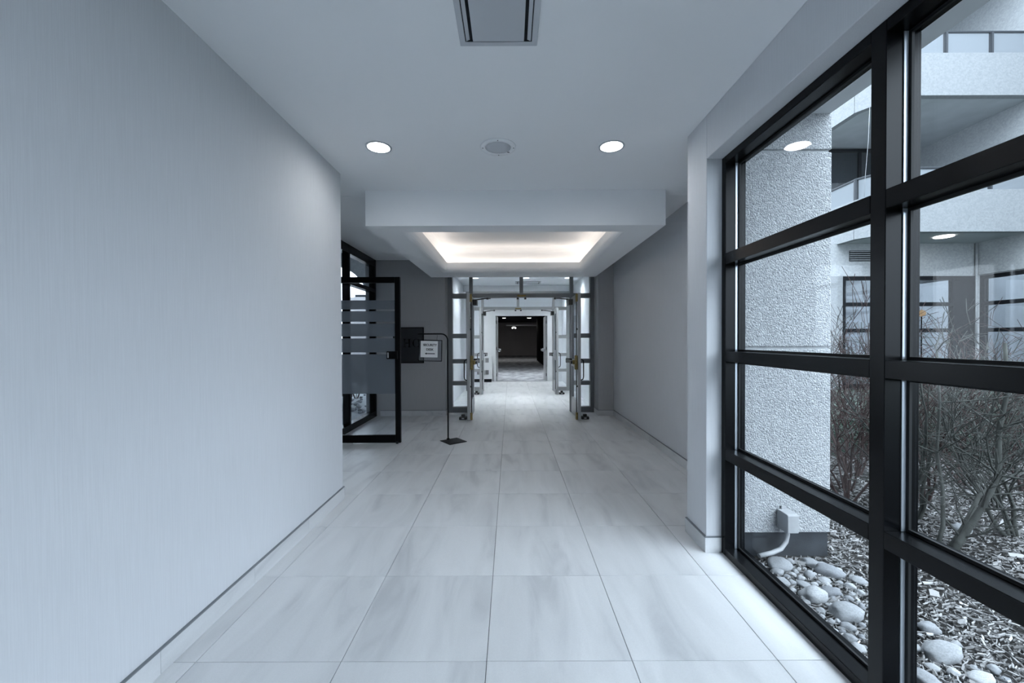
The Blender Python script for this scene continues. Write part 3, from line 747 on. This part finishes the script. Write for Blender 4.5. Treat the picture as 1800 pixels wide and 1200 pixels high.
big = {0: 'long grey stone by the pipe at the foot of the concrete pillar', 3: 'rounded stone under the utility box on the concrete pillar', 4: 'long smooth stone at the edge of the bark mulch',
       5: 'large pale boulder in the middle of the rock bed by the sill', 6: 'largest boulder of the rock bed, close behind the black mullion'}
ORD = ['first','second','third','fourth','fifth','sixth','seventh','eighth','ninth','tenth','eleventh','twelfth','thirteenth','fourteenth','fifteenth','sixteenth','seventeenth','eighteenth','nineteenth']
TENS = {20: ('twentieth','twenty'), 30: ('thirtieth','thirty'), 40: ('fortieth','forty')}
def ordinal(n):
    if n < 20: return ORD[n-1]
    t = n//10*10
    return TENS[t][0] if n == t else TENS[t][1] + '-' + ORD[n-t-1]
rank = {k: q+1 for q, k in enumerate(sorted(range(len(S1)), key=lambda k: S1[k][1]))}
for k, (zx, zy, w_, h_) in enumerate(S1):
    X, Y = 1250 + zx*.35, 780 + (zy + h_*.22)*.35
    p = px(X, Y); wm = .84*w_*.35/F_PX*p.y/2; hm = .9*h_*.35/F_PX*p.y/2
    if p.x - wm < GX + .06: p.x = GX + .06 + wm
    size = 'large' if w_ > 85 else 'middling' if w_ > 48 else 'small'
    stone(p.x, p.y, wm, wm*rnd.uniform(.75, .95), max(.012, hm*.85), big.get(k, size + ' pale stone in the rock bed, ' + ordinal(rank[k]) + ' nearest to the concrete column'))
S2 = [(1635,1102,34,27,'pale flat stone half buried in the mulch past the mullion'),(1657,1146,58,32,'long smooth stone lying on the mulch past the mullion'),(1612,1135,18,19,'small round white stone tight behind the mullion'),
      (1630,1192,50,32,'wide pale stone in the mulch at the lower edge of the window'),(1727,1192,44,22,'flat stone sunk in the mulch beyond the long smooth one'),(1693,931,30,17,'pale jagged stone among the shrub stems')]
for X, Y, w_, h_, lb in S2:
    p = px(X, Y+h_*.2); stone(p.x, p.y, w_/F_PX*p.y/2, w_/F_PX*p.y/2*.8, h_/F_PX*p.y/2*.8, lb)
tries = 0
while tries < 1100:
    tries += 1
    y = rnd.uniform(.5, 2.45); x = GX + .075 + abs(rnd.gauss(0, .22)); r = rnd.uniform(.010, .026)
    if x > 2.0 or any((x-a)**2 + (y-b_)**2 < (r + c*.85)**2 for a, b_, c in placed): continue
    if x < GX+.055+r: continue
    stone(x, y, r, r*rnd.uniform(.7, 1), r*rnd.uniform(.55, .8), 'tiny pale pebble filling a gap between larger stones of the rock bed')

# ------------------------------------------------------------------ concrete column, utility box
co = thing('concrete_column', 'square rough aggregate column standing outside the window', 'column', (1.735, 2.53, 0))
CX0, CX1 = 1.463-1.735, 2.012-1.735
for z0, z1 in ((.125, 1.282), (1.297, 2.512), (2.528, 6.5)):
    MB().box(CX0, CX1, 0, .165, z0, z1).build('aggregate_block', M['agg'], co, bev=.006)
MB().box(CX0+.002, CX1-.012, .012, .165, .12, 6.4).build('core', M['concd'], co)
MB().box(CX0+.002, CX1-.01, .008, .165, -.06, .1245).build('dark_base', M['darkbase'], co)
ub = thing('utility_box', 'grey metal utility box with a bent conduit on the column foot', 'utility box', (1.71, 2.528, .165))
MB().box(-.036, .036, -.095, -.0, 0, .115).build('casing', M['galv'], ub, bev=.004)
MB().box(-.033, .033, -.0985, -.0952, .004, .109).build('cover', M['galv'], ub, bev=.0015, seg=1)
MB().box(-.012, .012, -.01, -.002, .1152, .135).build('mounting_ear', M['galv'], ub)
MB().tube([(0, -.045, .0), (0, -.045, -.03), (-.012, -.05, -.07), (-.05, -.06, -.11), (-.11, -.07, -.128), (-.20, -.085, -.14)], .0135, 12).build('conduit', M['galv'], ub)
MB().tube([(0, -.045, -.012), (0, -.045, .0)], .018, 12).build('coupling', M['galv'], ub)

# ------------------------------------------------------------------ courtyard building
bl = thing('courtyard_building', 'pale concrete building with chamfered balconies across the courtyard', 'building')
WX = 12.45
def slab_poly(inset=0):
    i = inset
    return [(WX, 9.53+i), (9.18+i*.4, 9.53+i), (8.73+i, 10.27+i*.4), (8.71+i, 14.5), (WX, 14.5)]
edge = [(WX, 9.53), (9.18, 9.53), (8.73, 10.27), (8.71, 14.5)]
eb = [(WX, 9.68), (9.265, 9.68), (8.88, 10.312), (8.86, 14.5)]
for z in (3.85, 7.04, 10.21):
    MB().prism(slab_poly(.02), z+.02, z+.28).build('slab', M['soffit'], bl, norm=True)
    for k in range(3):
        mix = lambda a, b_, f: (a[0]+(b_[0]-a[0])*f, a[1]+(b_[1]-a[1])*f)
        f = .006/math.dist(edge[k], edge[k+1])       # open joint between the precast pieces
        q = [mix(edge[k], edge[k+1], f), mix(edge[k+1], edge[k], f), mix(eb[k+1], eb[k], f), mix(eb[k], eb[k+1], f)]
        MB().prism(q, z, z+.99).build('parapet', M['conc'], bl, norm=True)
    if z > 10: continue
    rl = MB()
    for k in range(3):
        a, b_ = Vector((*[(p+q)/2 for p, q in zip(edge[k], eb[k])], 0)), Vector((*[(p+q)/2 for p, q in zip(edge[k+1], eb[k+1])], 0))
        rl.tube([(a.x, a.y, z+1.52), (b_.x, b_.y, z+1.52)], .03, 6, smooth=False)
    ra = rl.build('railing', M['rail'], bl)
    for k in range(3):
        a, b_ = Vector((*[(p+q)/2 for p, q in zip(edge[k], eb[k])], 0)), Vector((*[(p+q)/2 for p, q in zip(edge[k+1], eb[k+1])], 0))
        L = (b_-a).length; n = max(1, round(L/1.0)); u = (b_-a).normalized()
        off = 0.04 if k == 0 else 0
        for m_ in range(n+1):
            c = a + u*min(L, max(0, L*m_/n))
            MB().obox((c.x, c.y, z+1.24), u, (-u.y, u.x, 0), (0,0,1), .022, .05, .255).build('post', M['rail'], ra)
            if m_ < n:
                c = a + u*(L*(m_+.5)/n)
                MB().obox((c.x, c.y, z+1.25), u, (-u.y, u.x, 0), (0,0,1), L/n/2-.05, .006, .24).build('glass_panel', M['railglass'], ra)
# wing wall along the court (x = WX) and upper rear wall (y = 12.2)
for z0, z1 in ((4.13, 7.06), (7.32, 10.23)):
    MB().box(9.0, WX, 12.3, 12.5, z0, z1).build('rear_wall', M['concd'], bl)
MB().box(WX, WX+.3, 3.0, 12.5, 3.02, 11.2).build('wing_wall', M['concd'], bl)
# ground floor: spandrel above the windows, pier, glazing
MB().box(8.0, WX-.001, 10.8, 11.0, 3.0, 3.869).build('spandrel', M['concd'], bl)
MB().box(8.55, 8.88, 10.78, 11.0, -.1, 2.999).build('pier', M['conc'], bl)
MB().box(11.95, WX, 10.80, 10.98, -.1, 2.999).build('dark_pier', M['fardark'], bl)
def far_window(x0, x1, y, z0, z1, rails, along='x'):
    def bx(a, b_, t0, t1, c, d): return MB().box(a, b_, y+t0, y+t1, c, d) if along == 'x' else MB().box(y+t0, y+t1, a, b_, c, d)
    fr = MB()
    for a, b_ in ((x0, x0+.10), (x1-.10, x1)): 
        fr.box(*((a, b_, y, y+.12) if along == 'x' else (y, y+.12, a, b_)), z0, z1)
    for (c, d) in rails: fr.box(*((x0+.1, x1-.1, y, y+.12) if along == 'x' else (y, y+.12, x0+.1, x1-.1)), c, d)
    f = fr.build('window', M['fardark'], bl)
    for q in range(len(rails)-1):
        bx(x0+.1, x1-.1, .05, .06, rails[q][1], rails[q+1][0]).build('pane', M['farglass'], f)
RL = [(.0, .12), (1.50, 1.60), (2.20, 2.30), (2.90, 2.999)]
far_window(10.85, 11.95, 10.80, 0, 3, RL)
far_window(8.88, 9.85, 10.80, 0, 3, RL)
far_window(9.85, 10.85, 10.80, 0, 3, RL)
for k in range(5):
    far_window(10.75-1.5*(k+1), 10.75-1.5*k, WX+.05, 0, 3, RL, along='y')
MB().box(WX+.001, WX+.29, 10.7502, 10.98, -.1, 3.02).box(WX-.02, WX+.28, 2.9, 3.25, -.1, 3.02).build('wing_pier', M['concd'], bl)
MB().box(8.6, 17, 14.3, 14.5, -.1, 3.87).box(16.8, 17, 3.0, 14.3, -.1, 3.87).build('room_wall', M['white_paint'], bl)
MB().box(8.6, 17, 10.9, 14.4, -.1, .0).box(WX+.2, 17, 3, 10.9, -.1, 0).build('room_floor', M['concd'], bl)
# louvre over the chamfer-side window
lv = MB().box(9.06, 9.62, 10.785, 10.798, 3.40, 3.68).build('louvre', M['void'], bl)
for k in range(5): MB().box(9.06, 9.62, 10.76, 10.784, 3.42+k*.055, 3.44+k*.055).build('slat', M['galv'], lv)
# glazed balcony door with curtains on the first floor
fw = MB().box(9.2, 9.28, 12.18, 12.299, 4.13, 7.03).box(10.5, 10.58, 12.18, 12.299, 4.13, 7.03).box(11.6, 11.68, 12.18, 12.299, 4.13, 7.03).box(9.28, 11.6, 12.18, 12.299, 6.95, 7.03).build('balcony_window', M['fardark'], bl)
cu = MB()
for k in range(46): cu.tube([(9.32+k*.05, 12.27, 4.15), (9.32+k*.05, 12.27, 6.94)], .03, 6)
cu.build('curtain', M['curtain'], fw)
MB().box(9.28, 10.5, 12.20, 12.21, 4.13, 6.95).box(10.58, 11.6, 12.20, 12.21, 4.13, 6.95).build('pane', M['farglass'], fw)
# porch soffit lamp, corner pipe
sl = MB().lathe([(0, 0), (.185, 0), (.185, -.02), (0, -.03)], (10.78, 10.05, 3.869), 24).build('soffit_lamp', M['dimlamp'], bl)
MB().tube([(WX-.05, 10.74, 1.2), (WX-.05, 10.74, 3.86)], .025, 8).build('downpipe', M['galv'], bl)
MB().tube([(8.86, 9.98, 7.02), (8.84, 9.99, 6.2), (8.80, 10.02, 5.4), (8.80, 10.05, 4.85)], .004, 5).build('cable', M['galv'], bl)
MB().lathe([(0, -.1), (.07, -.07), (.1, 0), (.07, .07), (0, .1)], (11.72, 11.5, 2.05), 16).build('room_lamp', M['glow'], bl)
MB().tube([(11.72, 11.5, 0), (11.72, 11.5, 1.95)], .015, 8).build('room_lamp_stem', M['darkmetal'], bl)
MB().lathe([(0, 0), (.16, 0), (.16, .03), (0, .03)], (11.72, 11.5, 0), 16).build('room_lamp_foot', M['darkmetal'], bl)

# ------------------------------------------------------------------ shrubs
LIM = [-1e9, 1e9]      # how far, in x from the shrub's foot, twigs may reach before they meet a wall
def branch(mb, p, d, L, r, lvl, rg, sides, up=.25, kids=(5, 4), wob=.16):
    n = max(3, int(L/.11)) if lvl == 0 else max(2, int(L/.10))
    n = min(n, 12)
    pts = [p.copy()]; rad = [r]; dirs = [d.copy()]
    q = p.copy(); dd = d.copy()
    for i in range(n):
        dd = (dd + Vector((rg.gauss(0, wob), rg.gauss(0, wob), rg.gauss(0, wob*.6) + up*.12))).normalized()
        if q.x + dd.x*(L/n) < LIM[0]: dd = Vector((abs(dd.x)+.15, dd.y, dd.z)).normalized()
        if q.x + dd.x*(L/n) > LIM[1]: dd = Vector((-abs(dd.x)-.15, dd.y, dd.z)).normalized()
        q = q + dd*(L/n); pts.append(q.copy()); rad.append(max(.0019, r*(1 - .78*(i+1)/n))); dirs.append(dd.copy())
    mb.tube(pts, rad, max(3, sides - lvl), cap=False)
    if lvl >= len(kids): return
    for k in range(kids[lvl]):
        t = rg.uniform(.25, .98); i = min(n, max(1, int(t*n)))
        side = Vector((rg.gauss(0,1), rg.gauss(0,1), rg.gauss(.25,.5))).normalized()
        nd = (dirs[i]*.75 + side*.75).normalized()
        branch(mb, pts[i], nd, L*rg.uniform(.35, .62)*(1.15 - .45*t), rad[i]*.62, lvl+1, rg, sides, up, kids, wob)

def shrub(x, y, h, stems, label, seed, m='twig', r=.012, spread=.45, kids=(6, 5), z=None, cat='shrub', grp='bare shrubs in the planting bed', nm='bare_shrub', lean=(0,0)):
    rg = random.Random(seed)
    LIM[:] = [2.10 - x, 1e9] if x > 0 else [-1e9, -2.70 - x]
    t = thing(nm, label, cat, (x, y, ground(x, y) - .02 if z is None else z), group=grp)
    for s in range(stems):
        a = 2*math.pi*(s + rg.random()*.6)/stems
        k = rg.uniform(.35, 1)*spread
        d = Vector((math.cos(a)*k + lean[0], math.sin(a)*k + lean[1], 1)).normalized()
        mb = MB()
        branch(mb, Vector((math.cos(a)*.03, math.sin(a)*.03, 0)), d, h*rg.uniform(.75, 1.1), r*rg.uniform(.7, 1.2), 0, rg, 7, kids=kids)
        mb.build('stem', M[m], t)
    return t
def big_stem(x, y, label, stems):
    t = thing('bare_shrub', label, 'shrub', (x, y, ground(x, y) - .02), group='bare shrubs in the planting bed')
    rg = random.Random(77); LIM[:] = [2.10 - x, 1e9]
    for pts, r in stems:
        mb = MB(); P = [Vector(p) for p in pts]; n = len(P)
        mb.tube(P, [r*(1-.55*i/(n-1)) for i in range(n)], 9)
        for k in range(9):
            i = rg.randrange(1, n); side = Vector((rg.gauss(0,1), rg.gauss(0,1), rg.gauss(.5,.4))).normalized()
            branch(mb, P[i], side, rg.uniform(.35, .7), r*.35, 1, rg, 6, kids=(0, 5, 3))
        mb.build('stem', M['bark'], t)
big_stem(2.80, 2.56, 'thick-stemmed bare shrub leaning over the mulch nearest the window', [
    ([(0,0,0),(.10,.02,.10),(.20,.0,.30),(.27,-.03,.52),(.33,.02,.80),(.36,.0,1.05),(.40,.05,1.35)], .021),
    ([(-.02,.06,0),(.02,.06,.16),(.06,.10,.38),(.04,.12,.62),(.10,.16,.95),(.12,.2,1.3)], .013),
    ([(.02,.02,.02),(.16,.06,.16),(.30,.10,.34),(.46,.12,.44),(.60,.1,.50)], .016)])
SH = [(3.02,3.02,1.35,5,'bare shrub with straight grey stems just past the mullion'),(3.42,2.72,1.3,4,'bare shrub at the outer edge of the window view'),(3.40,3.32,1.45,6,'twiggy bare shrub behind the thick-stemmed one'),
      (3.95,3.30,1.5,6,'tall bare shrub against the wing windows'),(2.76,3.32,1.45,6,'reddish bare shrub beside the concrete column'),(3.02,3.62,1.5,6,'dense bare shrub between the column and the mullion'),
      (4.22,3.72,1.45,6,'bare shrub in front of the dark pier'),(4.55,3.55,1.45,6,'bare shrub in front of the wing windows'),(3.45,4.02,1.45,7,'twiggy bare shrub behind the mullion'),
      (4.62,4.10,1.4,7,'bare shrub in the back row before the lamp-lit window'),(5.20,4.20,1.45,7,'bare shrub in the back row nearest the wing'),(4.02,4.22,1.4,7,'bare shrub in the back row just past the mullion'),
      (5.05,3.70,1.45,6,'bare shrub half outside the window view'),(2.95,4.25,1.4,7,'bare shrub in the back row beside the column')]
for k, (x, y, h, s, lb) in enumerate(SH):
    shrub(x, y, h*(.86 if k % 4 else 1.05), s+1, lb, 100+k, m='bark' if k in (0, 1, 3) else 'twig', r=.012 if k in (0,1,3) else .0090, spread=.40, kids=(7, 4))
def bush(x, y, rx, ry, h, label, seed, n=3200):
    rg = random.Random(seed); mb = MB()
    for k in range(n):
        a = rg.uniform(0, 6.283); zz = rg.random()**.7; rr = math.sqrt(rg.random())*math.sqrt(max(.05, 1-(zz*.9)**2))
        c = Vector((rx*rr*math.cos(a), ry*rr*math.sin(a), h*zz*(.8+.35*noise.noise((x+rx*rr*math.cos(a)*3, y+rr*math.sin(a)*3, seed)))))
        u = Vector((rg.gauss(0,1), rg.gauss(0,1), rg.gauss(.3,.6))).normalized(); v = u.orthogonal().normalized()
        L, w_ = rg.uniform(.018, .034), rg.uniform(.007, .012); nrm = u.cross(v)
        mb.add([c, c+u*L*.5+v*w_+nrm*.003, c+u*L, c+u*L*.5-v*w_+nrm*.003], [(0,1,2),(0,2,3)])
    t = thing('evergreen_bush', label, 'bush', (x, y, min(ground(x,y), -.01)-.01), group='evergreen hedge bushes')
    f = mb.build('foliage', M['leafg'], t); f['kind'] = 'stuff'
    sm = MB()
    for s in range(5):
        a = s*1.256
        sm.tube([(0,0,0), (rx*.3*math.cos(a), ry*.3*math.sin(a), h*.4), (rx*.5*math.cos(a), ry*.5*math.sin(a), h*.75)], [.015,.01,.005], 5)
    sm.build('stem', M['bark'], t)
for k, (x, lb) in enumerate(((2.75,'dark evergreen bush nearest the concrete column'),(3.55,'dark evergreen bush behind the mullion, column side'),(4.35,'dark evergreen bush just past the mullion'),
                             (5.15,'dark evergreen bush in the middle of the window view'),(5.95,'dark evergreen bush towards the wing of the building'),(6.75,'dark evergreen bush at the far end of the hedge'))):
    bush(x, 4.85 + .12*(k % 2), .50, .38, .62, lb, 40+k)
shrub(6.4, 17.0, 4.4, 5, 'bare courtyard tree mirrored in the wing windows', 9, m='bark', r=.07, spread=.5, kids=(8, 6), z=-.05, cat='tree', grp='courtyard trees', nm='bare_tree')

# ------------------------------------------------------------------ forecourt outside the left storefront
tag(MB().box(-30, -2.56, -6, 40, -.3, -.02).build('forecourt_ground', M['concd']), 'paved ground outside the side storefront', 'ground', kind='structure')
ca = thing('entrance_canopy', 'flat entrance canopy on an arched beam outside the side storefront', 'canopy', (0, 0, 0))
prof = [(-12.0, 3.75), (-12.0, 3.40), (-4.95, 3.40)] + [(-4.95 + 1.12*math.sin(R(a)), 3.40 - 1.15*(1-math.cos(R(a)))) for a in range(10, 91, 10)] + [(-3.83, 0), (-3.2, 0), (-3.2, 3.75)]
MB().prism(prof, 11.0, 11.4, 'y').build('arched_beam', M['conc'], ca, norm=True)
MB().box(-12.0, -2.62, -6.0, 11.4, 3.752, 3.95).build('roof_slab', M['soffit'], ca)  # canopy roof, run on out of view to cut sky light
MB().box(-12.0, -11.6, -6, 11.0, 0, 3.752).box(-11.6, -2.62, -6, -5.6, 0, 3.752).build('unseen_light_block', M['conc'], ca)  # unseen walls added to block forecourt light, leaving only the arch end open
for x, y, h, s, lb in ((-3.3, 8.2, .85, 5, 'low bare shrub outside the side storefront'), (-3.6, 9.4, .8, 5, 'low bare shrub further along the forecourt')):
    shrub(x, y, h, s, lb, int(-x*10), m='twig', z=-.03, grp='forecourt shrubs')
for k in range(40):
    y = rnd.uniform(6.6, 9.8); x = -.385*y + rnd.uniform(-.55, .25)
    if x > -2.75: continue
    r = rnd.uniform(.03, .065)
    o = link('river_stone', rnd.choice(SM), loc=(x, y, r*.35), rot=(0, 0, rnd.uniform(0, 3))); o.scale = (r, r*.8, r*.6)
    tag(o, 'rounded grey stone on the forecourt outside the side storefront', 'stone', 'forecourt stones')
